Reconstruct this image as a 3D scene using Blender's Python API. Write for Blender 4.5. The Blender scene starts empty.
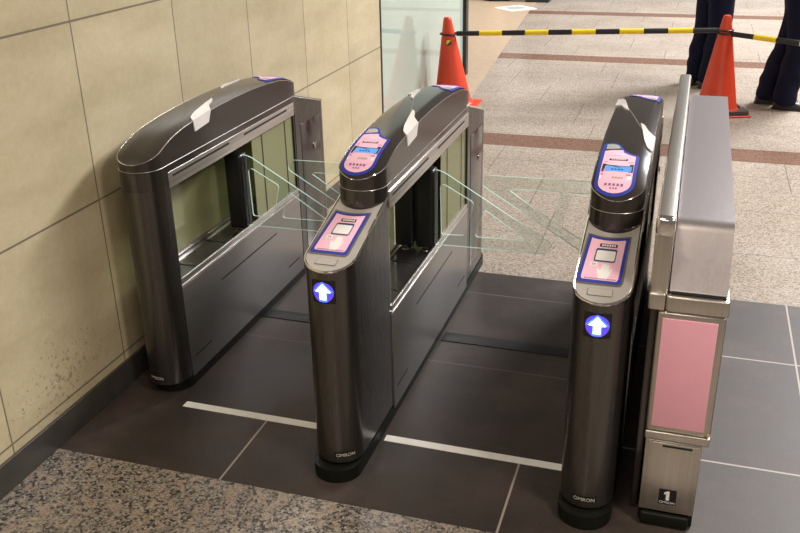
import bpy, bmesh, math, random
from mathutils import Vector, Matrix, noise
from mathutils.geometry import tessellate_polygon
random.seed(4)
PI = math.pi
C = bpy.context.scene.collection

# ------------------------------------------------------------------ materials
def new_mat(name):
    m = bpy.data.materials.new(name); m.use_nodes = True
    nt = m.node_tree; nt.nodes.clear()
    out = nt.nodes.new('ShaderNodeOutputMaterial')
    return m, nt, out
def N(nt, typ, **kw):
    n = nt.nodes.new(typ)
    for k, v in kw.items():
        if k in n.inputs.keys() if isinstance(k, str) else False: n.inputs[k].default_value = v
        else: setattr(n, k, v)
    return n
def math_n(nt, op, a, b=None, c=None):
    n = nt.nodes.new('ShaderNodeMath'); n.operation = op
    for i, v in enumerate((a, b, c)):
        if v is None: continue
        if isinstance(v, (int, float)): n.inputs[i].default_value = v
        else: nt.links.new(v, n.inputs[i])
    return n.outputs[0]
def mixc(nt, fac, a, b, typ='MIX'):
    n = nt.nodes.new('ShaderNodeMix'); n.data_type = 'RGBA'; n.blend_type = typ
    for i, v in ((0, fac), (6, a), (7, b)):
        if isinstance(v, (int, float)): n.inputs[i].default_value = v
        elif isinstance(v, tuple): n.inputs[i].default_value = (*v, 1) if len(v) == 3 else v
        else: nt.links.new(v, n.inputs[i])
    return n.outputs[2]
def ramp(nt, fac, pts):
    r = nt.nodes.new('ShaderNodeValToRGB'); e = r.color_ramp.elements
    while len(e) > 1: e.remove(e[-1])
    for i, (p, c) in enumerate(pts):
        el = e[0] if i == 0 else e.new(p)
        el.position = p; el.color = (*c, 1) if len(c) == 3 else c
    nt.links.new(fac, r.inputs[0]); return r.outputs[0]
def noise_n(nt, vec, scale, detail=4, rough=.55):
    n = nt.nodes.new('ShaderNodeTexNoise'); n.inputs['Scale'].default_value = scale
    n.inputs['Detail'].default_value = detail; n.inputs['Roughness'].default_value = rough
    nt.links.new(vec, n.inputs['Vector']); return n.outputs['Fac']
def geo(nt): return nt.nodes.new('ShaderNodeNewGeometry').outputs['Position']
def objc(nt): return nt.nodes.new('ShaderNodeTexCoord').outputs['Object']
def mapping(nt, vec, scale):
    m = nt.nodes.new('ShaderNodeMapping'); m.inputs['Scale'].default_value = scale
    nt.links.new(vec, m.inputs['Vector']); return m.outputs[0]
def bsdf(nt, out, color, rough=.5, metal=0., spec=.5, coat=0., coat_rough=.1):
    b = nt.nodes.new('ShaderNodeBsdfPrincipled')
    for k, v in (('Base Color', color), ('Roughness', rough), ('Metallic', metal)):
        if isinstance(v, tuple): b.inputs[k].default_value = (*v, 1)
        elif isinstance(v, (int, float)): b.inputs[k].default_value = v
        else: nt.links.new(v, b.inputs[k])
    b.inputs['Specular IOR Level'].default_value = spec
    b.inputs['Coat Weight'].default_value = coat; b.inputs['Coat Roughness'].default_value = coat_rough
    nt.links.new(b.outputs[0], out.inputs[0]); return b
def plain(name, col, rough=.5, metal=0., spec=.5, coat=0., var=.06, scale=25.):
    m, nt, out = new_mat(name)
    f = noise_n(nt, objc(nt), scale, 3)
    lo = tuple(c*(1-var) for c in col); hi = tuple(min(1, c*(1+var)) for c in col)
    c = ramp(nt, f, [(.3, lo), (.7, hi)])
    bsdf(nt, out, c, rough, metal, spec, coat); return m
def brushed(name, col, rough, metal=.9, stretch=(180, 180, 3), var=.18, coat=0.):
    m, nt, out = new_mat(name)
    f = noise_n(nt, mapping(nt, objc(nt), stretch), 1., 3)
    lo = tuple(c*(1-var) for c in col); hi = tuple(c*(1+var) for c in col)
    c = ramp(nt, f, [(.3, lo), (.7, hi)])
    r = math_n(nt, 'MULTIPLY_ADD', f, .08, rough-.04)
    bsdf(nt, out, c, r, metal, .5, coat); return m
def emit(name, col, s):
    m, nt, out = new_mat(name)
    e = nt.nodes.new('ShaderNodeEmission'); e.inputs[0].default_value = (*col, 1); e.inputs[1].default_value = s
    nt.links.new(e.outputs[0], out.inputs[0]); return m

M = {}
M['body'] = brushed('dark_bronze_steel', (.135, .126, .119), .28, .9, (180, 180, 3), .04)
M['head'] = plain('dark_satin_cover', (.040, .033, .030), .22, .2, .5, .25, .05)
M['side'] = plain('dark_gloss_side', (.085, .075, .072), .14, .75, .6, .2, .04)
M['panel'] = brushed('panel_steel', (.38, .36, .35), .36, .9, (3, 3, 160), .06)
M['band'] = brushed('band_steel', (.62, .58, .55), .34, .9, (3, 3, 160))
M['steel'] = brushed('stainless', (.56, .52, .47), .32, .92, (160, 160, 3), .07)
M['steelh'] = brushed('stainless_hood', (.46, .42, .425), .34, .85, (140, 140, 3), .03)
M['chrome'] = plain('bright_chrome', (.82, .79, .76), .14, 1., .5, 0, .03)
M['bezel'] = plain('silver_bezel', (.56, .53, .50), .42, .4, .5, 0, .04)
M['darkbezel'] = plain('grey_bezel', (.28, .245, .225), .3, .6, .5, 0, .04)
M['black'] = plain('black_plastic', (.012, .012, .012), .35)
M['slot'] = plain('slot_black', (.006, .006, .006), .6)
M['rubber'] = plain('black_rubber', (.007, .008, .005), .5, 0, .25)
M['tray'] = plain('dark_tray', (.16, .15, .145), .14, .8)
M['pink'] = plain('pink_print', (.90, .53, .67), .6, 0, .2, 0, .015)
M['panelpink'] = plain('pink_panel', (.80, .39, .48), .5, 0, .3, 0, .02)
M['blue'] = plain('blue_print', (.035, .055, .40), .6, 0, .2, 0, .03)
M['white'] = plain('white_print', (.85, .83, .82), .6, 0, .2, 0, .02)
M['palepink'] = plain('pale_pink_print', (.93, .74, .82), .6, 0, .2, 0, .02)
M['grey'] = plain('grey_button', (.50, .47, .43), .4, .2)
M['purple'] = plain('purple_print', (.26, .12, .30), .5)
M['lampw'] = plain('milky_lamp', (.80, .75, .72), .3, 0, .5, .2, .03)
M['lcd'] = emit('blue_screen', (.16, .42, .90), .95)
M['lcdtext'] = plain('screen_text', (.02, .05, .15), .4)
M['arrow'] = emit('arrow_white', (.75, .95, 1.0), 5.0)
M['arrowblue'] = emit('arrow_blue', (.03, .09, 1.0), 4.0)
M['arrowviolet'] = emit('arrow_violet', (.12, .07, .75), 1.1)
M['plaque'] = plain('plaque_silver', (.72, .70, .62), .35)
M['orange'] = plain('cone_orange', (.62, .052, .018), .38, 0, .4, 0, .08, 8)
M['coneblack'] = plain('cone_weight', (.055, .045, .042), .6)
M['yellow'] = plain('bar_yellow', (.90, .62, .01), .4, 0, .4)
M['barblack'] = plain('bar_black', (.007, .007, .008), .42)
M['line'] = plain('line_white', (.93, .92, .89), .5, 0, .4, 0, .05)
M['skirt'] = plain('dark_skirting', (.055, .05, .043), .35, 0, .5, 0, .2, 10)
M['post'] = plain('dark_post', (.035, .04, .04), .35, .5)
M['navy'] = plain('navy_cloth', (.006, .007, .022), .85, 0, .15, 0, .2, 60)
M['skin'] = plain('skin', (.60, .38, .28), .5)
M['hair'] = plain('black_hair', (.012, .010, .009), .5)
M['shoe'] = plain('black_shoe', (.010, .010, .011), .28)
M['eye'] = plain('eye', (.03, .02, .02), .2)
M['tan'] = plain('tan_surface', (.48, .36, .25), .5)

def glass_mat(name, tint, refl, rough=.02, base=.04):
    m, nt, out = new_mat(name)
    t = nt.nodes.new('ShaderNodeBsdfTransparent'); t.inputs[0].default_value = (*tint, 1)
    g = nt.nodes.new('ShaderNodeBsdfGlossy'); g.inputs['Roughness'].default_value = rough; g.inputs[0].default_value = (.9, .95, .92, 1)
    fr = nt.nodes.new('ShaderNodeLayerWeight'); fr.inputs[0].default_value = .25
    f = math_n(nt, 'MULTIPLY_ADD', fr.outputs['Fresnel'], refl, base)
    mx = nt.nodes.new('ShaderNodeMixShader'); nt.links.new(f, mx.inputs[0])
    nt.links.new(t.outputs[0], mx.inputs[1]); nt.links.new(g.outputs[0], mx.inputs[2]); nt.links.new(mx.outputs[0], out.inputs[0])
    return m
def pane_mat():
    m, nt, out = new_mat('green_window_glass')
    t = nt.nodes.new('ShaderNodeBsdfTransparent'); t.inputs[0].default_value = (.86, .90, .74, 1)
    b = nt.nodes.new('ShaderNodeBsdfPrincipled'); b.inputs['Base Color'].default_value = (.40, .40, .225, 1); b.inputs['Roughness'].default_value = .08
    mx = nt.nodes.new('ShaderNodeMixShader'); mx.inputs[0].default_value = .55
    nt.links.new(t.outputs[0], mx.inputs[1]); nt.links.new(b.outputs[0], mx.inputs[2]); nt.links.new(mx.outputs[0], out.inputs[0]); return m
M['flapglass'] = glass_mat('flap_glass', (.94, .975, .96), .45)
M['pane'] = pane_mat()
def edge_mat():
    m, nt, out = new_mat('glass_edge')
    t = nt.nodes.new('ShaderNodeBsdfTransparent'); t.inputs[0].default_value = (.6, .85, .78, 1)
    b = nt.nodes.new('ShaderNodeBsdfPrincipled'); b.inputs['Base Color'].default_value = (.60, .84, .77, 1); b.inputs['Roughness'].default_value = .15
    mx = nt.nodes.new('ShaderNodeMixShader'); mx.inputs[0].default_value = .75
    nt.links.new(t.outputs[0], mx.inputs[1]); nt.links.new(b.outputs[0], mx.inputs[2]); nt.links.new(mx.outputs[0], out.inputs[0]); return m
M['edge'] = edge_mat()

def seam_mask(nt, coord, first, pitch, w):
    # 1 on a joint of width w at first + k*pitch
    a = math_n(nt, 'SUBTRACT', coord, first - 200*pitch)
    a = math_n(nt, 'MODULO', a, pitch)
    a = math_n(nt, 'SUBTRACT', a, pitch/2); a = math_n(nt, 'ABSOLUTE', a)
    return math_n(nt, 'GREATER_THAN', a, pitch/2 - w/2)
def wall_stone():
    m, nt, out = new_mat('beige_stone')
    p = geo(nt); s = nt.nodes.new('ShaderNodeSeparateXYZ'); nt.links.new(p, s.inputs[0])
    n1 = noise_n(nt, mapping(nt, p, (1, 1.1, 3.2)), 2.2, 5)
    n2 = noise_n(nt, p, 45, 4, .7)
    c = ramp(nt, n1, [(.28, (.435, .365, .225)), (.52, (.525, .45, .29)), (.75, (.59, .515, .35))])
    c = mixc(nt, .18, c, ramp(nt, n2, [(.3, (.36, .27, .16)), (.7, (.68, .57, .41))]))
    # per-slab tone
    fy = math_n(nt, 'FLOOR', math_n(nt, 'DIVIDE', math_n(nt, 'SUBTRACT', s.outputs[1], 2.46-61), .61))
    fz = math_n(nt, 'FLOOR', math_n(nt, 'DIVIDE', math_n(nt, 'SUBTRACT', s.outputs[2], .735-60), .601))
    cb = nt.nodes.new('ShaderNodeCombineXYZ'); nt.links.new(fy, cb.inputs[0]); nt.links.new(fz, cb.inputs[1])
    wn = nt.nodes.new('ShaderNodeTexWhiteNoise'); nt.links.new(cb.outputs[0], wn.inputs[0])
    k = math_n(nt, 'MULTIPLY_ADD', wn.outputs[0], .12, .94)
    kk = nt.nodes.new('ShaderNodeCombineColor')
    for i in range(3): nt.links.new(k, kk.inputs[i])
    c = mixc(nt, 1., c, kk.outputs[0], 'MULTIPLY')
    # rust and splash stains low on the slab near the skirting
    sp = noise_n(nt, p, 75, 4, .7)
    reg = noise_n(nt, p, 5, 2)
    dz = math_n(nt, 'ABSOLUTE', math_n(nt, 'SUBTRACT', s.outputs[2], .22)); dy = math_n(nt, 'ABSOLUTE', math_n(nt, 'SUBTRACT', s.outputs[1], 2.12))
    d = math_n(nt, 'ADD', math_n(nt, 'MULTIPLY', dz, 1.7), math_n(nt, 'MULTIPLY', dy, 1.0))
    w = math_n(nt, 'SUBTRACT', math_n(nt, 'MULTIPLY_ADD', reg, .25, .36), d)
    w = math_n(nt, 'MULTIPLY', w, .30)
    st = math_n(nt, 'GREATER_THAN', math_n(nt, 'ADD', sp, w), .685)
    st = math_n(nt, 'MULTIPLY', st, math_n(nt, 'GREATER_THAN', w, 0.))
    c = mixc(nt, math_n(nt, 'MULTIPLY', st, .6), c, (.20, .10, .04))
    j = math_n(nt, 'MAXIMUM', seam_mask(nt, s.outputs[1], 2.46, .61, .006), seam_mask(nt, s.outputs[2], .735, .601, .007))
    c = mixc(nt, math_n(nt, 'MULTIPLY', j, .8), c, (.10, .085, .065))
    bsdf(nt, out, c, .42, 0, .35); return m
M['wall'] = wall_stone()
def dark_tile():
    m, nt, out = new_mat('dark_floor_tile')
    p = geo(nt); s = nt.nodes.new('ShaderNodeSeparateXYZ'); nt.links.new(p, s.inputs[0])
    n1 = noise_n(nt, p, 3.5, 6, .6); n2 = noise_n(nt, p, 160, 3, .6)
    c = ramp(nt, n1, [(.3, (.026, .0195, .017)), (.5, (.046, .0345, .0295)), (.68, (.084, .063, .054))])
    c = mixc(nt, .25, c, ramp(nt, n2, [(.35, (.030, .024, .021)), (.65, (.082, .064, .056))]))
    jx = seam_mask(nt, s.outputs[0], -.393, .893, .007)
    in_mid = math_n(nt, 'MULTIPLY', math_n(nt, 'GREATER_THAN', s.outputs[1], 2.41), math_n(nt, 'LESS_THAN', s.outputs[0], -.1))
    jx = math_n(nt, 'MULTIPLY', jx, math_n(nt, 'SUBTRACT', 1., in_mid))
    def line(y0, w=.0075):
        return math_n(nt, 'LESS_THAN', math_n(nt, 'ABSOLUTE', math_n(nt, 'SUBTRACT', s.outputs[1], y0)), w/2)
    right = math_n(nt, 'GREATER_THAN', s.outputs[0], -.1)
    jy = math_n(nt, 'MULTIPLY', math_n(nt, 'MAXIMUM', line(2.558), line(3.28)), right)
    jy2 = math_n(nt, 'MULTIPLY', math_n(nt, 'MAXIMUM', line(2.94, .005), line(3.583, .006)), math_n(nt, 'SUBTRACT', 1., right))
    c = mixc(nt, math_n(nt, 'MULTIPLY', math_n(nt, 'MAXIMUM', jx, jy), .8), c, (.42, .37, .33))
    c = mixc(nt, math_n(nt, 'MULTIPLY', jy2, .35), c, (.30, .26, .24))
    r = math_n(nt, 'MULTIPLY_ADD', n1, .2, .42)
    bsdf(nt, out, c, r, 0, .3); return m
M['tile'] = dark_tile()
def speck():
    m, nt, out = new_mat('speckled_granite')
    p = geo(nt); s = nt.nodes.new('ShaderNodeSeparateXYZ'); nt.links.new(p, s.inputs[0])
    n0 = nt.nodes.new('ShaderNodeTexNoise'); n0.inputs['Scale'].default_value = 30; nt.links.new(p, n0.inputs['Vector'])
    pv = nt.nodes.new('ShaderNodeVectorMath'); pv.operation = 'MULTIPLY_ADD'
    nt.links.new(n0.outputs['Color'], pv.inputs[0]); pv.inputs[1].default_value = (.014, .014, .014); nt.links.new(p, pv.inputs[2])
    v = nt.nodes.new('ShaderNodeTexVoronoi'); v.inputs['Scale'].default_value = 140; nt.links.new(pv.outputs[0], v.inputs['Vector'])
    sc = nt.nodes.new('ShaderNodeSeparateColor'); nt.links.new(v.outputs['Color'], sc.inputs[0])
    c = ramp(nt, sc.outputs[0], [(0, (.022, .02, .018)), (.2, (.06, .052, .045)), (.36, (.19, .165, .14)), (.6, (.29, .25, .21)), (.85, (.38, .335, .285)), (1, (.47, .42, .365))])
    v2 = nt.nodes.new('ShaderNodeTexVoronoi'); v2.inputs['Scale'].default_value = 48; nt.links.new(pv.outputs[0], v2.inputs['Vector'])
    s2 = nt.nodes.new('ShaderNodeSeparateColor'); nt.links.new(v2.outputs['Color'], s2.inputs[0])
    c = mixc(nt, math_n(nt, 'MULTIPLY', math_n(nt, 'GREATER_THAN', s2.outputs[1], .80), .6), c, (.47, .36, .27))
    f = noise_n(nt, p, 150, 3, .7)
    c = mixc(nt, .55, c, ramp(nt, f, [(.36, (.16, .15, .14)), (.6, (1, 1, 1))]), 'MULTIPLY')
    j = seam_mask(nt, s.outputs[0], -1.735, .6, .005)
    c = mixc(nt, math_n(nt, 'MULTIPLY', j, .6), c, (.40, .33, .27))
    bsdf(nt, out, c, .32, 0, .5); return m
M['speck'] = speck()
def hall():
    m, nt, out = new_mat('hall_granite')
    p = geo(nt); s = nt.nodes.new('ShaderNodeSeparateXYZ'); nt.links.new(p, s.inputs[0])
    v = nt.nodes.new('ShaderNodeTexVoronoi'); v.inputs['Scale'].default_value = 150; nt.links.new(p, v.inputs['Vector'])
    sc = nt.nodes.new('ShaderNodeSeparateColor'); nt.links.new(v.outputs['Color'], sc.inputs[0])
    c = ramp(nt, sc.outputs[0], [(0, (.22, .175, .135)), (.25, (.32, .265, .215)), (.6, (.42, .36, .305)), (1, (.51, .45, .39))])
    n1 = noise_n(nt, p, 1.3, 3)
    c = mixc(nt, .35, c, ramp(nt, n1, [(.35, (.66, .60, .55)), (.65, (1, .98, .95))]), 'MULTIPLY')
    # offset courses of slabs
    Y = s.outputs[1]
    row = math_n(nt, 'FLOOR', math_n(nt, 'DIVIDE', math_n(nt, 'SUBTRACT', Y, 4.365-63), .64))
    off = math_n(nt, 'MULTIPLY', math_n(nt, 'MODULO', row, 3.), .37)
    X = math_n(nt, 'ADD', s.outputs[0], off)
    j = math_n(nt, 'MAXIMUM', seam_mask(nt, X, -.80, .90, .006), seam_mask(nt, Y, 4.365, .64, .006))
    c = mixc(nt, math_n(nt, 'MULTIPLY', j, .7), c, (.12, .10, .085))
    a = math_n(nt, 'MODULO', math_n(nt, 'SUBTRACT', Y, 5.95-31), 3.1)
    st = math_n(nt, 'LESS_THAN', a, .30)
    br = ramp(nt, sc.outputs[1], [(0, (.13, .068, .048)), (1, (.25, .145, .105))])
    c = mixc(nt, st, c, br)
    bsdf(nt, out, c, math_n(nt, 'MULTIPLY_ADD', n1, .14, .17), 0, .5); return m
M['hall'] = hall()
def shopfloor():
    m, nt, out = new_mat('shop_floor')
    p = geo(nt)
    n1 = noise_n(nt, p, 14, 4); c = ramp(nt, n1, [(.3, (.40, .30, .21)), (.7, (.48, .37, .27))])
    bsdf(nt, out, c, .3, 0, .5); return m
M['shop'] = shopfloor()
def frosted():
    m, nt, out = new_mat('milky_glass_partition')
    p = geo(nt); n1 = noise_n(nt, mapping(nt, p, (1, .6, 1.5)), 1.4, 2)
    c = ramp(nt, n1, [(.3, (.36, .43, .37)), (.7, (.44, .51, .45))])
    bsdf(nt, out, c, .03, 0, .9); return m
M['frost'] = frosted()

# ------------------------------------------------------------------ mesh builder
class MB:
    def __init__(self): self.v = []; self.f = []; self.mi = []; self.mats = []
    def mat(self, k):
        if k not in self.mats: self.mats.append(k)
        return self.mats.index(k)
    def add(self, verts, faces, mat, T=None):
        o = len(self.v); i = self.mat(mat)
        self.v += [tuple(T @ Vector(p)) if T is not None else tuple(p) for p in verts]
        for fc in faces: self.f.append(tuple(a+o for a in fc)); self.mi.append(i)
        return self
    def box(self, lo, hi, mat, T=None, bevel=0):
        bm = bmesh.new(); bmesh.ops.create_cube(bm, size=1)
        for v in bm.verts: v.co = Vector([(lo[k]+hi[k])/2 + v.co[k]*(hi[k]-lo[k]) for k in range(3)])
        if bevel: bmesh.ops.bevel(bm, geom=bm.edges[:], offset=bevel, segments=3, affect='EDGES', profile=.5)
        self.bm(bm, mat, T); return self
    def bm(self, bm, mat, T=None):
        bm.verts.index_update()
        self.add([v.co for v in bm.verts], [[v.index for v in f.verts] for f in bm.faces], mat, T); bm.free()
    def tube(self, pts, r, mat, n=8, T=None, closed=False):
        pts = [Vector(p) for p in pts]; vs = []; fs = []; L = len(pts)
        up = Vector((0, 0, 1))
        for i, p in enumerate(pts):
            a = pts[i-1] if (i > 0 or closed) else p; b = pts[(i+1) % L] if (i < L-1 or closed) else p
            d = (b-a).normalized(); u = up if abs(d.z) < .95 else Vector((1, 0, 0))
            s = d.cross(u).normalized(); w = s.cross(d).normalized()
            rr = r[i] if isinstance(r, (list, tuple)) else r
            for k in range(n):
                an = 2*PI*k/n; vs.append(p + s*math.cos(an)*rr + w*math.sin(an)*rr)
        for i in range(L if closed else L-1):
            for k in range(n):
                a = i*n+k; b = i*n+(k+1) % n; c2 = ((i+1) % L)*n
                fs.append((a, b, c2+(k+1) % n, c2+k))
        if not closed: fs.append(tuple(range(n))[::-1]); fs.append(tuple((L-1)*n+k for k in range(n)))
        return self.add(vs, fs, mat, T)
    def lathe(self, prof, mat, n=32, T=None):
        vs = []; fs = []
        for r, z in prof:
            for k in range(n): vs.append((r*math.cos(2*PI*k/n), r*math.sin(2*PI*k/n), z))
        for i in range(len(prof)-1):
            for k in range(n): fs.append((i*n+k, i*n+(k+1) % n, (i+1)*n+(k+1) % n, (i+1)*n+k))
        fs.append(tuple(range(n))[::-1]); fs.append(tuple((len(prof)-1)*n+k for k in range(n)))
        return self.add(vs, fs, mat, T)
    def loft(self, secs, mat, T=None):
        n = len(secs[0]); vs = [p for s in secs for p in s]; fs = []
        for i in range(len(secs)-1):
            for k in range(n): fs.append((i*n+k, i*n+(k+1) % n, (i+1)*n+(k+1) % n, (i+1)*n+k))
        fs.append(tuple(range(n))[::-1]); fs.append(tuple((len(secs)-1)*n+k for k in range(n)))
        return self.add(vs, fs, mat, T)
    def decal(self, loops, fn, mat, off, T=None, cuts=(), cutsx=()):
        # flat print shaped by loops [(u, v)], laid on a surface by fn(u, v, offset)
        pts = [p for l in loops for p in l]
        tri = tessellate_polygon([[Vector((p[0], p[1], 0)) for p in l] for l in loops])
        bm = bmesh.new(); vs = [bm.verts.new((p[0], p[1], 0)) for p in pts]
        for t in tri:
            try: bm.faces.new([vs[i] for i in t])
            except ValueError: pass
        for f in bm.faces:
            f.normal_update()
            if f.normal.z < 0: f.normal_flip()
        for c in cuts: bmesh.ops.bisect_plane(bm, geom=bm.verts[:]+bm.edges[:]+bm.faces[:], plane_co=(0, c, 0), plane_no=(0, 1, 0))
        for c in cutsx: bmesh.ops.bisect_plane(bm, geom=bm.verts[:]+bm.edges[:]+bm.faces[:], plane_co=(c, 0, 0), plane_no=(1, 0, 0))
        bm.verts.index_update()
        self.add([fn(v.co.x, v.co.y, off) for v in bm.verts], [[v.index for v in f.verts] for f in bm.faces], mat, T); bm.free()
        return self
    def plate(self, loops, fn, th, mat, edge=None, T=None):
        # solid plate with holes: fn(u, v, w) maps to space
        pts = [p for l in loops for p in l]; n = len(pts)
        tri = tessellate_polygon([[Vector((p[0], p[1], 0)) for p in l] for l in loops])
        vs = [fn(u, v, 0) for u, v in pts] + [fn(u, v, th) for u, v in pts]
        self.add(vs, [tuple(t) for t in tri] + [tuple(i+n for i in t[::-1]) for t in tri], mat, T)
        o = 0; fs = []
        for l in loops:
            L = len(l)
            for i in range(L): fs.append((o+i, o+(i+1) % L, n+o+(i+1) % L, n+o+i))
            o += L
        return self.add(vs, fs, edge or mat, T)
    def build(self, name, parent=None, angle=35, fix=False):
        me = bpy.data.meshes.new(name); me.from_pydata(self.v, [], self.f); 
        for k in self.mats: me.materials.append(M[k])
        for p, i in zip(me.polygons, self.mi): p.material_index = i; p.use_smooth = True
        if fix:
            bm = bmesh.new(); bm.from_mesh(me); bmesh.ops.recalc_face_normals(bm, faces=bm.faces[:]); bm.to_mesh(me); bm.free()
        me.update(); me.set_sharp_from_angle(angle=math.radians(angle))
        o = bpy.data.objects.new(name, me); C.objects.link(o)
        if parent: o.parent = parent
        return o
def empty(name, loc, rz=0):
    o = bpy.data.objects.new(name, None); C.objects.link(o); o.location = loc; o.rotation_euler = (0, 0, rz)
    o.empty_display_size = .1; return o
def tag(o, label=None, cat=None, group=None, kind=None):
    if label: o['label'] = label
    if cat: o['category'] = cat
    if group: o['group'] = group
    if kind: o['kind'] = kind
    return o
def text2d(s, size=1.):
    cu = bpy.data.curves.new('lettering', 'FONT'); cu.body = s; cu.size = size; cu.align_x = 'CENTER'; cu.resolution_u = 3
    o = bpy.data.objects.new('lettering', cu); C.objects.link(o)
    dg = bpy.context.evaluated_depsgraph_get(); me = bpy.data.meshes.new_from_object(o.evaluated_get(dg))
    vs = [(v.co.x, v.co.y) for v in me.vertices]; fs = [tuple(p.vertices) for p in me.polygons]
    bpy.data.objects.remove(o); bpy.data.curves.remove(cu); bpy.data.meshes.remove(me)
    return vs, fs
TXT = {s: text2d(s) for s in ('OMRON', 'Q')}
def put_text(mb, s, fn, off, mat, cx, cy, w, h, T=None, sx=None):
    vs, fs = TXT[s]
    x0 = min(v[0] for v in vs); x1 = max(v[0] for v in vs); y0 = min(v[1] for v in vs); y1 = max(v[1] for v in vs)
    mb.add([fn(cx+((x-x0)/(x1-x0)-.5)*w, cy+((y-y0)/(y1-y0)-.5)*h, off) for x, y in vs], fs, mat, T)
def rpoly(pts, r, seg=5):
    out = []; n = len(pts)
    for i in range(n):
        p = Vector(pts[i]); a = Vector(pts[i-1]); b = Vector(pts[(i+1) % n])
        rr = r[i] if isinstance(r, (list, tuple)) else r
        if rr <= 0: out.append(tuple(p)); continue
        da = (a-p); db = (b-p); d = min(rr, da.length*.45, db.length*.45)
        p0 = p+da.normalized()*d; p1 = p+db.normalized()*d
        for k in range(seg+1):
            t = k/seg; out.append(tuple(p0*(1-t)**2 + p*2*t*(1-t) + p1*t*t))
    return out
def rect(x0, y0, x1, y1): return [(x0, y0), (x1, y0), (x1, y1), (x0, y1)]

# ------------------------------------------------------------------ setting
WX = -1.9
f = MB()
def fquad(pts, mat): f.add([(x, y, 0) for x, y in pts], [tuple(range(len(pts)))], mat)
fquad([(-2.2, -3), (4, -3), (4, 2.028), (-2.2, 2.028)], 'speck')
fquad([(-2.2, 2.028), (4, 2.028), (4, 3.815), (-2.2, 3.815)], 'tile')
fquad([(-1.55, 3.815), (7, 3.815), (7, 20), (-2.62, 20), (-2.14, 12), (-1.70, 6.8)], 'hall')
fquad([(-9, 3.815), (-1.55, 3.815), (-1.70, 6.8), (-2.14, 12), (-2.62, 20), (-9, 20)], 'shop')
tag(f.build('floor'), kind='structure')
w = MB(); w.box((-2.1, -3, 0), (WX, 5.462, 3.0), 'wall'); tag(w.build('wall_left'), kind='structure')
b = MB(); b.box((WX, -3, 0), (WX+.012, 5.462, .102), 'skirt', bevel=.002); tag(b.build('baseboard_left'), kind='structure')
t = MB(); t.box((-2.08, 5.4625, 0), (WX+.004, 5.487, 3.0), 'post', bevel=.003); tag(t.build('trim_1'), kind='structure')
g = MB(); g.box((-2.06, 5.488, 0.02), (-2.03, 8.15, 3.0), 'frost'); g.box((-2.07, 5.488, 0), (-2.025, 8.15, .02), 'post')
tag(g.build('window_1'), kind='structure')
t = MB(); t.box((-2.09, 8.1505, 0), (-2.0, 8.24, 3.0), 'post', bevel=.004); tag(t.build('trim_2'), kind='structure')
# black threshold strips under the flaps
for i, (a, c) in enumerate(((-1.655, -1.02), (-.855, -.235))):
    s = MB(); s.box((a, 3.105, 0), (c, 3.178, .003), 'slot', bevel=.001); tag(s.build('trim_%d' % (3+i)), kind='structure')
# white floor lines
for a, c, lab in ((-1.62, -.868, 'white line on the dark floor across the lane beside the stone wall'), (-.853, -.235, 'white line on the dark floor across the middle lane between two pink-labelled gates')):
    s = MB(); s.box((a, 2.375, 0), (c, 2.408, .002), 'line'); tag(s.build('floor_line'), lab, 'floor marking', 'white entry lines on the floor')

# ------------------------------------------------------------------ ticket gates
YC = 3.045; HW = .0765
def lerp_tab(tab, x):
    for (a, va), (b2, vb) in zip(tab, tab[1:]):
        if x <= b2:
            k = (x-a)/(b2-a); return va+(vb-va)*k
    return tab[-1][1]
HEADZ = [(0, .984), (.15, .982), (.28, .975), (.40, .964), (.48, .949), (.54, .928), (.58, .909), (.605, .893), (.64, .877)]
def head_z(t): return lerp_tab(HEADZ, abs(t))
def head_top(x, t): return head_z(t) - .011*min(1, abs(x)/HW)**4
SLOPE_DZ = [0.]
def slope_z(t): return .706 + SLOPE_DZ[0] + .285*(t+.90)
def round_stations(t0, r, n=9):
    out = []
    for i in range(n+1):
        a = (PI/2)*i/n
        out.append((t0 + r*(1-math.cos(a)), max(.0015, r*math.sin(a))))
    return out
def body_sec(t, wd, zb, top, crown=False, edge=.004):
    s = [(-wd, t, zb), (wd, t, zb)]
    if crown:
        for k in range(0, 9):
            x = wd*(1-2*k/8); s.append((x, t, top(x, t)))
    else: s += [(wd, t, top(wd, t)), (-wd, t, top(-wd, t))]
    return s
R180 = Matrix.Rotation(PI, 4, 'Z')
ID = Matrix.Identity(4)

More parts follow.
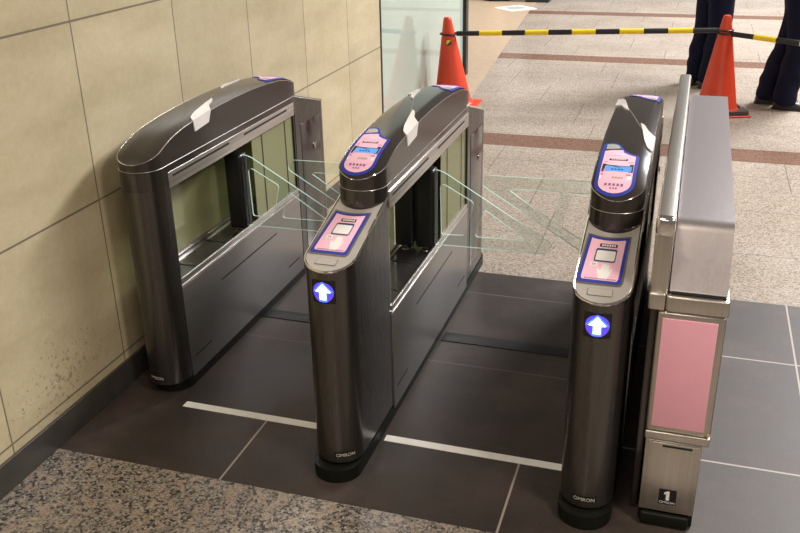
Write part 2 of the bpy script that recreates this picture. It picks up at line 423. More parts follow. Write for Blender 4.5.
def upper_label(T, parent):
    mb = MB(); X0 = -.0105; W = .114; L = .296; T0 = -.594
    def fn(u, v, off):
        x = X0+(u-.5)*W; tt = T0+v*L; return (x, tt, head_top(x, tt)+off)
    cuts = [i/16 for i in range(1, 16)]; cx = [.25, .5, .75]
    outer = []
    for i in range(11):
        a = PI+PI*i/10; outer.append((.5+.5*math.cos(a), .17+.17*math.sin(a)))
    outer += [(1, .65), (.97, .675)]
    for i in range(7):
        k = i/6; outer.append((.94-.34*k, .69+.10*k**1.6))
    outer += [(.53, .86), (.46, .935), (.36, .98), (.22, 1.0), (.06, 1.0), (0, .985)]
    mb.decal([outer], fn, 'blue', .0012, T, cuts, cx)
    inner = []
    for i in range(11):
        a = PI+PI*i/10; inner.append((.5+.41*math.cos(a), .175+.14*math.sin(a)))
    inner += [(.91, .635)]
    for i in range(7):
        k = i/6; inner.append((.88-.30*k, .655+.085*k**1.5))
    inner += [(.55, .80), (.09, .785)]
    mb.decal([inner], fn, 'pink', .0018, T, cuts, cx)
    mb.decal([[(.10, .82), (.46, .835), (.44, .89), (.36, .935), (.25, .955), (.10, .955)]], fn, 'grey', .0030, T, cuts)
    put_text(mb, 'Q', fn, .0024, 'palepink', .28, .70, .17, .11, T)
    for i in range(3): mb.decal([rect(.40+.07*i, .65, .45+.07*i, .69)], fn, 'palepink', .0024, T)
    mb.decal([rect(.26, .545, .72, .582)], fn, 'black', .0024, T)
    for i in range(7): mb.decal([rect(.31+.055*i, .553, .345+.055*i, .574)], fn, 'palepink', .0028, T)
    mb.decal([rect(.16, .508, .88, .52)], fn, 'purple', .0024, T)
    mb.decal([rect(.12, .33, .90, .475)], fn, 'slot', .0024, T, cuts)
    mb.decal([rect(.21, .335, .86, .425)], fn, 'lcd', .0028, T, cuts)
    for i in range(4): mb.decal([rect(.36+.08*i, .352, .41+.08*i, .372)], fn, 'lcdtext', .0031, T)
    mb.decal([rect(.13, .285, .86, .30)], fn, 'purple', .0024, T)
    mb.decal([rect(.10, .215, .88, .27)], fn, 'white', .0024, T)
    for i in range(4): mb.decal([rect(.42+.07*i, .23, .47+.07*i, .252)], fn, 'tan', .0028, T)
    for i in range(5): mb.decal([rect(.26+.10*i, .125, .32+.10*i, .155)], fn, 'purple', .0024, T)
    for i in range(3): mb.decal([rect(.40+.07*i, .085, .44+.07*i, .105)], fn, 'purple', .0024, T)
    o = mb.build('display_label', parent); o['label'] = 'pink label with blue border around a small blue screen'; return o

def lower_label(T, parent):
    mb = MB(); X0 = -.0125; W = .117; T0 = -.822; L = .203
    def fn(u, v, off):
        x = X0+.007*v+(u-.5)*(W-.007*v); tt = T0+v*L; return (x, tt, slope_z(tt)+.0065+off)
    def top(u, v): return v-.055*(1-((u-.5)/.5)**2)
    o1 = rpoly([(0, .02), (.98, 0), (1, .5), (1, 1)], [.07, .07, 0, 0])
    def bend(poly, y):
        return poly
    outer = rpoly([(0, .0), (1, .0)], 0)
    outer = [(0, .05), (.02, .015), (.06, 0), (.94, 0), (.98, .015), (1, .05)] + [(1-.1*i, top(1-.1*i, .985)) for i in range(11)]
    inner = [(.075, .10), (.10, .06), (.13, .05), (.87, .05), (.90, .06), (.925, .10)] + [(.925-.085*i, top(.925-.085*i, .935)-.0) for i in range(11)]
    mb.decal([[(-.035, .03), (0, -.03), (.06, -.04), (.94, -.04), (1.0, -.03), (1.05, .03)] + [(1.05-.11*i, top(max(0, min(1, 1.05-.11*i)), 1.02)) for i in range(11)]], fn, 'darkbezel', .0008, T, (), [.25, .5, .75])
    mb.decal([outer], fn, 'blue', .0014, T, (), [.25, .5, .75])
    mb.decal([inner], fn, 'pink', .0020, T, (), [.25, .5, .75])
    mb.decal([rect(.32, .735, .75, .805)], fn, 'slot', .0026, T)
    for i in range(6): mb.decal([rect(.37+.06*i, .75, .41+.06*i, .79)], fn, 'white', .0030, T)
    mb.decal([rpoly(rect(.26, .42, .77, .70), .05)], fn, 'lcdtext', .0026, T)
    mb.decal([rpoly(rect(.29, .445, .745, .655), .03)], fn, 'white', .0030, T)
    mb.decal([rpoly(rect(.20, .315, .38, .405), .02)], fn, 'white', .0026, T)
    for i in range(2): mb.decal([rect(.25+.05*i, .34, .285+.05*i, .38)], fn, 'grey', .0030, T)
    hand = [(.47, .07), (.66, .07), (.70, .13), (.74, .28), (.72, .305), (.68, .22), (.67, .36), (.64, .375), (.61, .36), (.58, .385), (.545, .375), (.52, .385), (.49, .36), (.475, .24), (.42, .285), (.385, .275), (.41, .20), (.45, .13)]
    mb.decal([hand], fn, 'white', .0026, T)
    for i in range(14): mb.decal([rect(.16+.052*i, .065, .195+.052*i, .085)], fn, 'purple', .0026, T)
    o = mb.build('reader_label', parent); o['label'] = 'pink card touch label with blue border and white hand symbol'; return o

def column(root, T, arrow=True, plaque_deg=0., side_door=True):
    """round-fronted lower card reader column at the t = -.9 end"""
    st = round_stations(-.90, HW) + [(-.70, HW), (-.605, HW), (-.53, HW)]
    mb = MB(); mb.loft([body_sec(t, wd, .055, lambda x, tt: slope_z(tt)) for t, wd in st], 'body', T)
    col = mb.build('reader_column', root, fix=True)
    mb = MB(); mb.loft([body_sec(t, max(.001, wd-.0005), slope_z(t)-.002, lambda x, tt: slope_z(tt)+.0065) for t, wd in st], 'bezel', T)
    # bright rim along the top edge
    path = [(wd, t, slope_z(t)+.004) for t, wd in reversed(st)] + [(-wd, t, slope_z(t)+.004) for t, wd in st[1:]]
    mb.tube(path, .0045, 'chrome', 8, T)
    bz = mb.build('reader_bezel', col, fix=True); bz['label'] = 'silver rim around the card reader'
    mb = MB()
    def fs(u, v, off): return (u, v, slope_z(v)+.0065+off)
    o1 = rpoly(rect(-.036, -.872, .030, -.842), .006); i1 = rpoly(rect(-.0345, -.8705, .0285, -.8435), .005)
    mb.decal([o1], fs, 'darkbezel', .0008, T); mb.decal([i1], fs, 'grey', .0014, T); mb.build('sensor_button', col)
    lower_label(T, col)
    r = HW
    def cyl(u, v, off, a0=0.):
        a = u/r + a0; return ((r+off)*math.sin(a), -.90+r-(r+off)*math.cos(a), v)
    if arrow:
        mb = MB(); zc = .647
        cx = [-.03+.01*i for i in range(7)]
        mb.decal([rpoly(rect(-.037, zc-.036, .037, zc+.036), .003)], cyl, 'slot', .0015, T, (), cx)
        circ = [(.032*math.cos(2*PI*i/32), zc+.032*math.sin(2*PI*i/32)) for i in range(32)]
        mb.decal([circ], cyl, 'arrowviolet', .0020, T, (), cx)
        ar = [(-.0125, -.029), (.0125, -.029), (.0125, .000), (.031, .000), (0, .034), (-.031, .000), (-.0125, .000)]
        mb.decal([[(x*1.0, zc+z) for x, z in ar]], cyl, 'arrowblue', .0025, T, (), cx)
        mb.decal([[(x*.74, zc+.0005+z*.80) for x, z in ar]], cyl, 'arrow', .0030, T, (), cx)
        o = mb.build('arrow_light', col); o['label'] = 'lit white arrow on a blue light pointing up'
    mb = MB(); a0 = math.radians(plaque_deg)
    def cy2(u, v, off): return cyl(u, v, off, a0)
    cx = [-.03+.01*i for i in range(7)]
    mb.decal([rect(-.036, .074, .036, .094)], cy2, 'slot', .0012, T, (), cx)
    put_text(mb, 'OMRON', cy2, .0018, 'plaque', 0, .084, .060, .012, T)
    mb.build('maker_plaque', col)
    if side_door:
        mb = MB(); x = -HW
        mb.box((x-.0015, -.80, .10), (x+.001, -.585, .715), 'side', T, .0007)
        d = mb.build('service_door', col)
        mb = MB(); mb.tube([(x-.006, -.725, .585), (x, -.725, .585)], .011, 'chrome', 16, T); mb.tube([(x-.0065, -.725, .588), (x-.005, -.725, .588)], .004, 'slot', 10, T)
        mb.box((x-.008, -.7275, .565), (x-.005, -.7225, .585), 'chrome', T); mb.build('key_lock', d, fix=True)
    return col

def gate(name, xc, label, readers=(True, True), flaps=(True, True), plaque=0., front=-.605, px=.003):
    root = empty(name, (xc, YC, 0)); tag(root, label, 'ticket gate', 'row of three ticket gates')
    # plinth
    f0 = -.932 if readers[0] else front+.03; f1 = -.932 if readers[1] else front+.03
    mb = MB()
    st = [(t, wd) for t, wd in round_stations(f0, HW+.001)] + [(-t, wd) for t, wd in reversed(round_stations(f1, HW+.001))]
    mb.loft([body_sec(t, wd, 0, lambda x, tt: .045) for t, wd in st], 'rubber'); mb.build('plinth', root, fix=True)
    if readers[0]: column(root, ID, True, plaque)
    if readers[1]:
        SLOPE_DZ[0] = .042; column(root, R180, True, 0.); SLOPE_DZ[0] = 0.
    if not readers[0]:
        mb = MB(); st = round_stations(front, HW) + [(-.52, HW)]
        mb.loft([body_sec(t, wd, .045, lambda x, tt: .812) for t, wd in st], 'body'); e = mb.build('end_column', root, fix=True)
        r = HW
        def cy(u, v, off): a = u/r-.18; return ((r+off)*math.sin(a), front+r-(r+off)*math.cos(a), v)
        mb = MB(); cx = [-.03+.01*i for i in range(7)]
        mb.decal([rect(-.034, .062, .034, .082)], cy, 'slot', .0012, None, (), cx); put_text(mb, 'OMRON', cy, .0018, 'plaque', 0, .072, .058, .012)
        mb.build('maker_plaque', e)
    # inner body: low box, posts of the opening, tray
    mb = MB(); mb.box((-.0735, -.535, .04), (.0735, .535, .408), 'side'); 
    for s in (-1, 1): mb.box((-.075, s*.5275-.0125, .40), (.075, s*.5275+.0125, .80), 'side')
    mb.build('inner_frame', root)
    mb = MB(); mb.box((-.066, -.513, .409), (.066, .513, .414), 'tray')
    for i, tt in enumerate((-.36, -.12, .16, .36)): mb.box((-.05, tt-.004, .414), (.05, tt+.004, .4155), 'slot')
    mb.build('inner_tray', root)
    # head
    mb = MB(); hb = .80
    fr = front if not readers[0] else -.605
    st = round_stations(fr, HW)
    n = 26; a = fr+HW; b2 = .605-HW
    st += [(a+(b2-a)*i/n, HW) for i in range(1, n)] + [(-t, wd) for t, wd in reversed(round_stations(-.605, HW))]
    mb.loft([body_sec(t, wd, hb, head_top, True) for t, wd in st], 'head')
    hd = mb.build('head_cover', root, 40, fix=True)
    # lower skirt of the head in glossy steel with a fine joint line
    so = round_stations(fr-.001, HW+.001); so += st[10:-10] + [(-t, wd) for t, wd in reversed(round_stations(-.606, HW+.001))]
    so = [(t, max(wd, HW+.001) if fr+HW <= t <= .605-HW else wd) for t, wd in so]
    mb = MB(); mb.loft([body_sec(t, wd, hb-.012, lambda x, tt: .855) for t, wd in so], 'side')
    mb.build('head_skirt', hd, fix=True)
    mb = MB(); path = [(wd, t, .857) for t, wd in so] + [(-wd, t, .857) for t, wd in reversed(so)]
    mb.tube(path, .0008, 'band', 6, None, True); 
    for s in (1, -1):
        mb.tube([(s*(wd-.0005), t, head_top(wd, t)-.0004) for t, wd in st], .0013, 'chrome', 6)
    # curved joint between the two covers
    jp = []
    for i in range(25):
        k = i/24; x = HW*(1-2*k); tt = -.215+.43*(3*k*k-2*k**3); jp.append((x*.985, tt, head_top(x, tt)+.0004))
    mb.tube(jp, .0012, 'chrome', 6); mb.build('cover_joint', hd)
    if readers[0]: upper_label(ID, hd)
    if readers[1]: upper_label(R180, hd)
    # milky signal lamps on the shoulders
    for T in (ID, R180):
        mb = MB()
        def ft(u, v, w): return (u, v, head_top(min(u, HW), v)-.004+w)
        lp = rpoly([(.078, -.325), (.062, -.312), (.050, -.26), (.038, -.17), (.026, -.085), (.040, -.105), (.056, -.165), (.078, -.195)], [.0, .01, .02, .02, .003, .01, .01, 0], 4)
        mb.plate([lp], ft, .0085, 'lampw', None, T)
        prof = [(-.318, -.038), (-.218, -.036), (-.195, .0045), (-.325, .0045)]
        def fsd(u, v, w): return (.075+w, u, head_top(HW, u)+v)
        mb.plate([prof], fsd, .0055, 'lampw', None, T)
        mb.build('signal_lamp', hd, 30, fix=True)
    # side furniture on both flanks
    for sgn, T0 in ((1, ID), (-1, R180)):
        T = T0 @ Matrix.Translation((px, 0, 0))
        mb = MB(); mb.box((.060, -.52, .035), (.078, .52, .402), 'panel', T, .0008)
        pn = mb.build('side_panel', root)
        mb = MB()
        for a, c, z in ((-.25, .26, .312), (-.488, -.370, .108), (.355, .475, .108)):
            mb.box((.0777, a, z-.003), (.0785, c, z+.003), 'slot', T)
        mb.build('panel_slots', pn)
        mb = MB(); mb.box((.055, -.52, .4025), (.079, .52, .411), 'band', T, .001); mb.box((.069, -.52, .414), (.076, .52, .434), 'band', T, .001)
        mb.build('sill_rail', root)
        mb = MB(); mb.box((.055, -.52, .776), (.079, .52, .832), 'band', T, .0008)
        for a, c in ((-.495, -.085), (.04, .445)): mb.box((.0787, a, .811), (.0797, c, .819), 'slot', T)
        mb.build('top_rail', root)
        if sgn > 0:
            mb = MB(); mb.box((.068, .115, .434), (.0705, .507, .778), 'pane', T); wp = mb.build('window_pane', root)
            for tt in (.205, .43): mb = MB(); mb.box((.0708, tt-.004, .434), (.0714, tt+.004, .778), 'slot', T); mb.build('pane_strip', wp)
            mb = MB(); mb.box((.068, .508, .434), (.077, .52, .778), 'slot', T); mb.build('window_gasket', root); continue
        for a, c in (((-.515, -.12), (.03, .515)) if flaps[0] else ((-.515, .515),)):
            mb = MB(); mb.box((.068, a, .434), (.0705, c, .778), 'pane', T); wp = mb.build('window_pane', root)
            if a < 0:
                for tt in (-.205, -.40): mb = MB(); mb.box((.067, tt-.004, .434), (.0675, tt+.004, .778), 'slot', T); mb.build('pane_strip', wp)
    # flap posts and glass flaps
    for s, on in ((1, flaps[1]), (-1, flaps[0])):
        if not on: continue
        mb = MB(); x0, x1 = (.001+px, .0765+px) if s > 0 else (-.0765-px, -.001-px)
        mb.box((x0, -.005, .428), (x1, .058, .742), 'black', None, .012)
        pst = mb.build('flap_post', root)
        mb = MB(); xm = (x0+x1)/2
        mb.lathe([(.022, .414), (.022, .418), (.011, .420), (.011, .430)], 'chrome', 20, Matrix.Translation((xm, .026, 0))); mb.build('post_foot', pst, fix=True)
        mb = MB()
        out = rpoly([(0, .737), (.030, .730), (.447, .482), (.430, .443), (0, .437)], [0, .02, .035, .02, 0], 5)
        h1 = rpoly([(.016, .676), (.030, .683), (.146, .620), (.112, .486), (.020, .480)], [.01, .01, .015, .012, .012], 4)
        h2 = rpoly([(.184, .598), (.342, .494), (.336, .488), (.150, .484)], [.012, .004, .004, .016], 4)
        if s > 0: fn = lambda u, v, w: (.0765+px+u, .022+w, v)
        else: fn = lambda u, v, w: (-.0765-px-u, .022+w, 1.174-v)
        mb.plate([out, h1, h2], fn, .008, 'flapglass', 'edge'); mb.build('glass_flap', pst, 30, fix=True)
    return root

gate('ticket_gate', -1.7325, 'dark steel ticket gate beside the stone wall, with no pink label at its near end', (False, True), (False, True), 0, -.625, 0.)
gate('ticket_gate', -.942, 'middle dark steel ticket gate with pink labels, standing between the two lanes', (True, True), (True, True), 31)
gate('ticket_gate', -.164, 'dark steel ticket gate with pink labels beside the cabinet numbered 1', (True, True), (True, False), 0)

# ------------------------------------------------------------------ numbered cabinet at the end of the row
def cabinet():
    YF, YB = 2.19, 3.78
    root = empty('gate_cabinet', (0, YF, 0)); tag(root, 'stainless cabinet with pink front panel and number 1', 'cabinet')
    T = Matrix.Translation((0, -YF, 0))
    mb = MB(); mb.box((-.012, YF+.02, 0), (.139, YB, .052), 'rubber', T, .004); mb.box((-.006, YF-.004, .006), (.128, YF+.03, .045), 'rubber', T, .006); mb.build('plinth', root)
    mb = MB(); mb.box((-.012, YF+.004, .0525), (.139, YB, .292), 'steel', T, .003); lo = mb.build('lower_body', root)
    mb = MB(); mb.box((-.001, YF+.0005, .068), (.132, YF+.0055, .286), 'steel', T, .001); d = mb.build('lower_door', lo)
    mb = MB()
    def fr(u, v, off): return (u, YF+.0005-off-YF, v)
    mb.decal([rect(.040, .083, .088, .134)], fr, 'slot', .0008); mb.decal([[(.0600, .0975), (.0690, .0975), (.0690, .1290), (.0630, .1290), (.0545, .1235), (.0545, .1165), (.0600, .1195)]], fr, 'white', .0013); put_text(mb, 'OMRON', fr, .0013, 'white', .064, .090, .042, .0075)
    o = mb.build('number_plate', d); o['label'] = 'black plate with white number 1'
    mb = MB(); mb.box((.035, YF-.002, .276), (.115, YF+.001, .281), 'slot', T); mb.build('door_grip', d)
    # middle body with pink panel
    mb = MB(); mb.box((-.016, YF-.003, .296), (.156, YB, .322), 'steel', T, .004); mb.box((-.016, YF, .3225), (.156, YB, .690), 'steel', T, .008); mid = mb.build('front_casing', root)
    mb = MB(); mb.box((-.002, YF-.0045, .342), (.1365, YF+.0035, .672), 'panelpink', T, .001); o = mb.build('front_panel', mid); o['label'] = 'plain pink front panel'
    mb = MB(); mb.box((.145, YF-.004, .325), (.152, YF, .338), 'tan', T, .001); mb.build('panel_latch', mid)
    # chrome band and hood with a sloping face
    mb = MB(); mb.box((.002, YF-.006, .6925), (.158, YB, .738), 'steel', T, .006); mb.build('hood_band', root)
    mb = MB(); prof = rpoly([(YF+.012, .742), (YF+.125, .903), (YB, .903), (YB, .742)], [.006, .03, .004, .002], 6)
    mb.loft([[(x, y-YF, z) for y, z in prof] for x in (.0075, .0095, .149, .151)], 'steelh'); 
    for i, q in enumerate(mb.v): pass
    hd = mb.build('hood', root, fix=True)
    mb = MB(); mb.box((.012, YF+.006, .7385), (.148, YB-.02, .7425), 'slot', T); mb.build('hood_gasket', hd)
    # tall side rail on the lane side
    mb = MB(); mb.box((-.042, YF+.004, .69), (.004, 3.98, .945), 'steel', T, .008)
    rl = mb.build('side_rail', root)
    mb = MB(); mb.box((-.043, YF-.006, .693), (.0005, YF+.05, .742), 'steel', T, .006); mb.build('rail_clamp', rl); mb = MB(); mb.box((-.043, YF-.001, .895), (.005, YF+.03, .948), 'chrome', T, .01); mb.build('rail_cap', rl)
    mb = MB(); mb.box((-.038, 2.26, 0), (-.017, 3.98, .69), 'side', T, .004); mb.build('rail_wall', rl)
cabinet()

# ------------------------------------------------------------------ cones and bars
def cone(loc, rz, label, sticker, lean=0., K=1.):
    root = empty('traffic_cone', loc, rz); tag(root, label, 'traffic cone', 'orange cones holding the barrier bars')
    mb = MB(); mb.box((-.20, -.20, 0), (.20, .20, .014), 'orange', None, .006); mb.build('base', root)
    mb = MB(); prof = [(.166, .014), (.168, .03), (.156, .04), (.146, .06), (.034, .672), (.030, .690), (.024, .699), (.010, .702)]
    mb.lathe(prof, 'orange', 40); mb.v = [(x-lean*max(0, z-.04), y, z*K) for x, y, z in mb.v]; mb.build('body', root, 30, fix=True)
    if not sticker:
        mb = MB(); outer = rpoly(rect(-.19, -.19, .19, .19), .03); hole = [(  .1715*math.cos(2*PI*i/40), .1715*math.sin(2*PI*i/40)) for i in range(40)]
        mb.plate([outer, hole], lambda u, v, w: (u, v, .0145+w), .030, 'coneblack'); mb.build('weight_ring', root, 30, fix=True)
    else:
        mb = MB()
        def fc(u, v, off): 
            r = .034+(.672-v)*(.112/.612)+off; a = -PI/2+.25+u/r; return (r*math.cos(a)-lean*(v-.04), r*math.sin(a), v)
        mb.decal([[(-.022, .535), (.022, .535), (.022, .492), (-.022, .492)]], fc, 'coneblack', .001, None, (), [-.012, 0, .012]); mb.decal([[(-.018, .531), (.018, .531), (-.018, .496)]], fc, 'yellow', .002, None, (), [-.012, 0, .012])
        mb.build('warning_sticker', root)
    return root
c1 = Vector((-1.822, 7.0, 0)); c2 = Vector((.215, 7.25, 0)); LEAN = .075
cone(c1, 0., 'orange traffic cone in front of the milky glass partition', True, LEAN, 1.0)
cone(c2, .35, 'orange traffic cone with a black weight beside a standing person', False, 0., 1.045)
def bar(c_a, c_b, za, zb, label, nseg, ring_a, ring_b):
    A = Vector((c_a.x, c_a.y, za)); B = Vector((c_b.x, c_b.y, zb)); d = B-A; L = d.length; u = d.normalized()
    root = empty('barrier_bar', A); tag(root, label, 'barrier bar', 'black and yellow bars between cones')
    r = .020
    def ring_r(z): return .034+(.672-z)*(.112/.612)+.0105
    ra = ring_r(za); rb = ring_r(zb)
    for o, rr, on, nm in ((Vector((0, 0, 0)), ra, ring_a, 0), (d, rb, ring_b, 1)):
        if on:
            mb = MB(); mb.tube([o+Vector((math.cos(2*PI*i/28)*rr, math.sin(2*PI*i/28)*rr, 0)) for i in range(28)], .007, 'barblack', 8, None, True); mb.build('end_ring', root, 40, fix=True)
    a = ra+.004; b2 = L-rb-.004
    mb = MB(); S = (b2-a)/nseg
    for i in range(nseg):
        p0 = u*(a+S*i); p1 = u*(a+S*(i+1))
        mb.tube([p0, p1], r if 0 < i < nseg-1 else r*.95, 'yellow' if i % 2 else 'barblack', 14)
    mb.tube([u*(a-.012), u*(a+.05)], .012, 'barblack', 10)
    mb.build('striped_pole', root, 40, fix=True)
bar(c1-Vector((LEAN*.532, 0, 0)), c2, .572, .622, 'black and yellow barrier bar strung between the two orange cones', 11, True, True)
bar(c2, Vector((1.95, 6.13, 0)), .600, .585, 'black and yellow barrier bar running off to the right from the weighted cone', 11, True, True)
# the cone that carries the far end of the second bar, just off the picture
cone(Vector((1.95, 6.13, 0)), .6, 'orange traffic cone outside the right edge holding the bar end', False)

# ------------------------------------------------------------------ far shop furniture
def shop_things():
    root = empty('display_pedestal', (-2.83, 13.5, 0)); tag(root, 'dark round pedestal base on the tan shop floor', 'pedestal')
    mb = MB(); mb.lathe([(.22, 0), (.24, .02), (.24, .05), (.20, .07)], 'post', 36); mb.build('base_disc', root, fix=True)
    mb = MB(); mb.lathe([(.19, .07), (.19, .55), (.20, .56)], 'tan', 32); mb.build('drum', root, fix=True)
    mb = MB(); mb.box((-.21, -.21, 0), (.21, .21, .004), 'line', Matrix.Translation((-2.40, 12.62, 0)) @ Matrix.Rotation(PI/4, 4, 'Z'))
    mb.box((-.14, -.14, .004), (.14, .14, .005), 'grey', Matrix.Translation((-2.40, 12.62, 0)) @ Matrix.Rotation(PI/4, 4, 'Z'))
    tag(mb.build('floor_sticker'), 'white diamond-shaped notice stuck on the tan shop floor', 'floor sticker')
    root = empty('display_stand', (-2.75, 14.3, 0)); tag(root, 'thin dark stand pole in the far shop', 'stand')
    mb = MB(); mb.lathe([(.10, 0), (.10, .008), (.012, .014), (.012, 1.2), (.010, 1.21)], 'post', 20); mb.build('pole', root, fix=True)
    mb = MB(); mb.box((-.15, -.01, 1.0), (.15, .01, 1.4), 'white'); mb.build('sign_board', root)
    root = empty('shop_counter', (-2.14, 13.25, 0)); tag(root, 'dark counter at the far corner of the shop', 'counter')
    mb = MB(); mb.box((-.24, 0, 0), (.10, .6, .95), 'post', None, .01); mb.build('body', root)
    mb = MB(); mb.box((-.26, -.02, .951), (.12, .62, .99), 'tan', None, .006); mb.build('top', root)
shop_things()

# ------------------------------------------------------------------ people
def skin_mesh(name, verts, edges, radii, mat, parent, sub=2, wrinkle=0., root_i=0):
    me = bpy.data.meshes.new(name); me.from_pydata(verts, edges, []); o = bpy.data.objects.new(name, me); C.objects.link(o)
    md = o.modifiers.new('s', 'SKIN'); md.use_smooth_shade = True
    for i, r in enumerate(radii):
        sv = me.skin_vertices[0].data[i]; sv.radius = r if isinstance(r, tuple) else (r, r); sv.use_root = (i == root_i)
    ss = o.modifiers.new('u', 'SUBSURF'); ss.levels = sub; ss.render_levels = sub
    dg = bpy.context.evaluated_depsgraph_get(); m2 = bpy.data.meshes.new_from_object(o.evaluated_get(dg))
    bpy.data.objects.remove(o)
    if wrinkle:
        for v in m2.vertices:
            p = v.co; nn = noise.noise(Vector((p.x*9, p.y*9, p.z*5+3)))
            n2 = math.sin(p.z*26+p.x*18+5*nn)*max(0, 1-abs(p.z-.28)/.35)
            v.co += v.normal*(wrinkle*(nn+.6*n2))
    for p in m2.polygons: p.use_smooth = True
    m2.materials.clear(); m2.materials.append(M[mat])
    q = bpy.data.objects.new(name, m2); C.objects.link(q); q.parent = parent; return q
def person(loc, rz, label, feet, hip=(0, 0)):
    """facing +x locally; feet = [(x, y, yaw), (x, y, yaw)] left (+y) and right (-y)"""
    root = empty('person', loc, rz); tag(root, label, 'person', 'people standing behind the barrier')
    hx, hy = hip
    P = [(hx, hy, .93), (hx, hy, 1.12), (hx, hy, 1.34), (hx, hy, 1.47), (hx+.01, hy, 1.55), (hx+.02, hy, 1.66), (hx+.015, hy, 1.75)]
    Rr = [(.12, .15), (.10, .13), (.11, .16), (.06, .07), .052, (.085, .075), (.07, .062)]
    E2 = [(i, i+1) for i in range(6)]
    for s in (1, -1):
        k = len(P)
        P += [(hx, hy+s*.18, 1.42), (hx-.02, hy+s*.235, 1.14), (hx+.07, hy+s*.245, .92), (hx+.10, hy+s*.24, .86)]; Rr += [.05, .042, .028, (.032, .018)]
        E2 += [(3, k), (k, k+1), (k+1, k+2), (k+2, k+3)]
        for j, (dx, dz, ln) in enumerate(((-.018, -.01, .065), (-.005, 0, .075), (.008, 0, .07), (.02, .01, .055), (.03, .05, .05))):
            q = len(P); bx = hx+.10+dx*.8; P += [(bx, hy+s*.24, .835+dz*.5), (bx+.012, hy+s*.236, .835+dz*.5-ln*.6), (bx+.006, hy+s*.228, .835+dz*.5-ln)]
            Rr += [.0095, .0088, .007]; E2 += [(k+3, q), (q, q+1), (q+1, q+2)]
    legs = []
    for s, (fx, fy, yw) in zip((1, -1), feet):
        k = len(P); kx = (fx+hx)/2+.035; ky = (fy+hy+s*.09)/2
        P += [(hx, hy+s*.09, .86), (kx, ky, .48), (fx-.01, fy, .10), (fx+.06*math.cos(yw), fy+.06*math.sin(yw), .035)]
        Rr += [.085, .055, .036, .022]; E2 += [(0, k), (k, k+1), (k+1, k+2), (k+2, k+3)]
        legs.append(((hx, hy+s*.085, .90), (kx, ky, .48), (fx-.012, fy, .06)))
    body = skin_mesh('body', P, E2, Rr, 'skin', root)
    # face
    hc = Vector((hx+.02, hy, 1.66))
    for s in (1, -1):
        mb = MB(); mb.lathe([(.002, -.011), (.010, -.006), (.012, 0), (.010, .006), (.002, .011)], 'eye', 12, Matrix.Translation(hc+Vector((.074, s*.03, .015)))); mb.build('eye', root, fix=True)
    mb = MB(); mb.loft([[(hc.x+.07, hy-.012, 1.665), (hc.x+.07, hy+.012, 1.665), (hc.x+.085, hy, 1.675)], [(hc.x+.075, hy-.016, 1.63), (hc.x+.075, hy+.016, 1.63), (hc.x+.108, hy, 1.638)]], 'skin'); mb.build('nose', root, fix=True)
    for s in (1, -1): mb = MB(); mb.box((hc.x-.02, hy+s*.08-.008, 1.63), (hc.x+.012, hy+s*.08+.008, 1.69), 'skin', None, .006); mb.build('ear', root)
    mb = MB(); mb.box((hc.x+.078, hy-.022, 1.602), (hc.x+.086, hy+.022, 1.610), 'tan', None, .002); mb.build('mouth', root, fix=True)
    bm = bmesh.new(); bmesh.ops.create_uvsphere(bm, u_segments=24, v_segments=14, radius=1)
    for v in bm.verts:
        v.co = Vector((v.co.x*.102-.008, v.co.y*.092, v.co.z*.10))
    bmesh.ops.delete(bm, geom=[v for v in bm.verts if v.co.z < -.02 + max(0, v.co.x+.02)*.9], context='VERTS')
    for v in bm.verts: v.co += Vector((hx+.02, hy, 1.70))
    mb = MB(); mb.bm(bm, 'hair'); mb.build('hair', root)
    # trousers
    TP = [(hx, hy, .96), (hx, hy, .86)]; TR = [(.145, .17), (.135, .165)]; TE = [(0, 1)]
    for lg in legs:
        k = len(TP); (ax, ay, az), (bx, by, bz), (cx, cy, cz) = lg
        TP += [(ax, ay, .76), ((ax+bx)/2, (ay+by)/2, .62), (bx, by, bz), ((bx+cx)/2-.012, (by+cy)/2, .27), (cx+.008, cy, .10), (cx+.012, cy, .022)]
        TR += [(.12, .11), .108, .098, .095, .096, .098]; TE += [(1, k)] + [(k+i, k+i+1) for i in range(5)]
    skin_mesh('trousers', TP, TE, TR, 'navy', root, 3, .010)
    # jacket
    JP = [(hx, hy, .90), (hx, hy, 1.08), (hx, hy, 1.32), (hx, hy, 1.47)]; JR = [(.155, .18), (.135, .165), (.14, .19), (.075, .085)]; JE = [(0, 1), (1, 2), (2, 3)]
    for s in (1, -1):
        k = len(JP); JP += [(hx, hy+s*.175, 1.42), (hx-.02, hy+s*.24, 1.14), (hx+.06, hy+s*.246, .945)]; JR += [.07, .06, .045]; JE += [(3, k), (k, k+1), (k+1, k+2)]
    skin_mesh('jacket', JP, JE, JR, 'navy', root, 2, .006)
    for s, (fx, fy, yw) in zip((1, -1), feet):
        mb = MB(); T = Matrix.Translation((fx, fy, 0)) @ Matrix.Rotation(yw, 4, 'Z')
        secs = []
        for x, wd, h in ((-.085, .018, .045), (-.075, .032, .075), (-.03, .036, .090), (.03, .038, .088), (.08, .044, .066), (.13, .047, .052), (.17, .040, .045), (.195, .022, .034), (.203, .008, .026)):
            sec = [(x, -wd, .004), (x, wd, .004)]
            for i in range(7):
                a = PI*i/6; sec.append((x, wd*math.cos(a)*1.03, .016+(h-.016)*math.sin(a)))
            secs.append(sec)
        mb.loft(secs, 'shoe', T); sh = mb.build('shoe', root, 50, fix=True)
        mb = MB(); mb.loft([[(x, -wd, 0), (x, wd, 0), (x, wd, .012), (x, -wd, .012)] for x, wd in ((-.09, .022), (-.06, .038), (.03, .040), (.13, .050), (.18, .042), (.207, .012))], 'black', T)
        mb.build('sole', sh, fix=True)
        mb = MB()
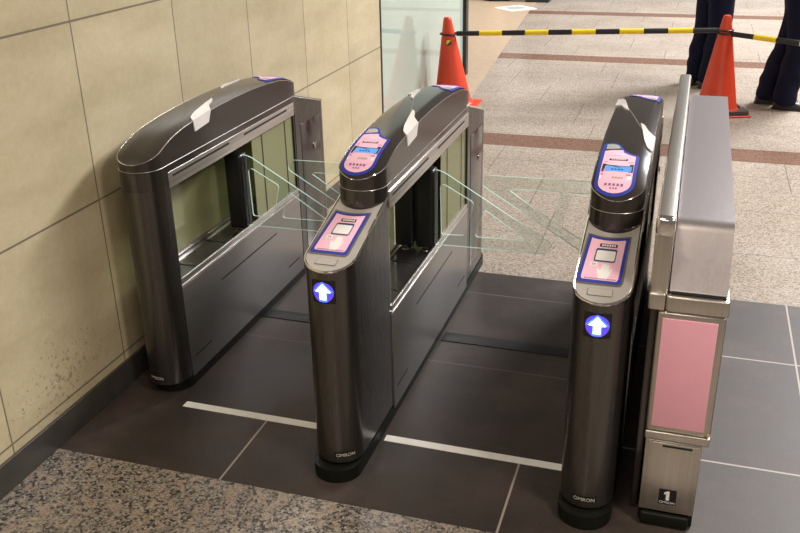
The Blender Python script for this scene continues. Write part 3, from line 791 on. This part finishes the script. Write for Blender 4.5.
        for i in range(4): mb.tube([(.05+.02*i, -.018, .085-.007*i), (.053+.02*i, 0, .091-.007*i), (.05+.02*i, .018, .085-.007*i)], .0028, 'barblack', 6, T)
        mb.build('laces', sh)
    return root
person((.70, 7.52, 0), .0, 'person in navy trousers and black shoes at the right edge, behind the short slanting bar', [(-.105, .11, .1), (.02, -.06, -.15)], (.045, 0))
person((.115, 8.2, 0), .6, 'person in navy trousers standing behind the weighted orange cone', [(-.03, .08, .4), (-.02, -.10, -.1)], (.02, 0))

# ------------------------------------------------------------------ light
def area(name, loc, size, power, col, rot=(0, 0, 0), sy=None):
    l = bpy.data.lights.new(name, 'AREA'); l.energy = power; l.color = col; l.size = size
    if sy: l.shape = 'RECTANGLE'; l.size_y = sy
    o = bpy.data.objects.new(name, l); C.objects.link(o); o.location = loc; o.rotation_euler = rot; return o
area('ceiling_lamp_near', (1.7, .9, 3.0), .6, 72, (1, .89, .77))
area('fill_lamp_front', (-.3, -1.6, 2.7), .7, 40, (1, .88, .76))  # unseen fill added behind the camera to brighten the front faces
area('ceiling_lamp_wall', (-.55, 1.2, 3.3), .5, 19, (1, .87, .70))
area('ceiling_lamp_mid', (1.7, 4.6, 3.5), .7, 22, (1, .92, .82))
area('ceiling_lamp_hall', (3.3, 7.6, 5.2), 2.0, 360, (1, .97, .93))
area('ceiling_lamp_far', (4.2, 12.5, 7.0), 3.0, 2300, (.97, .98, 1))
area('ceiling_lamp_shop', (-4.5, 11.5, 4.0), 2.0, 130, (1, .88, .72))
wd = bpy.data.worlds.new('indoor_air'); bpy.context.scene.world = wd; wd.use_nodes = True
bg = wd.node_tree.nodes['Background']; bg.inputs[0].default_value = (1, .88, .77, 1); bg.inputs[1].default_value = .13

# ------------------------------------------------------------------ camera
fpx, yaw, pit, roll = 895.213, -.318333, .414772, -.0212569
fw = Vector((math.sin(yaw)*math.cos(pit), math.cos(yaw)*math.cos(pit), -math.sin(pit)))
r0 = Vector((math.cos(yaw), -math.sin(yaw), 0)); u0 = r0.cross(fw)
rr = r0*math.cos(roll)+u0*math.sin(roll); uu = u0*math.cos(roll)-r0*math.sin(roll)
cam = bpy.data.cameras.new('camera'); cam.sensor_width = 36; cam.lens = fpx/800*36; cam.clip_end = 100
co = bpy.data.objects.new('camera', cam); C.objects.link(co)
mw = Matrix((rr, uu, -fw)).transposed().to_4x4(); mw.translation = Vector((0, 0, 1.75)); co.matrix_world = mw
sc = bpy.context.scene; sc.camera = co
sc.view_settings.view_transform = 'Standard'; sc.view_settings.look = 'None'; sc.view_settings.gamma = 1; sc.view_settings.exposure = .22
sc.view_settings.use_curve_mapping = False
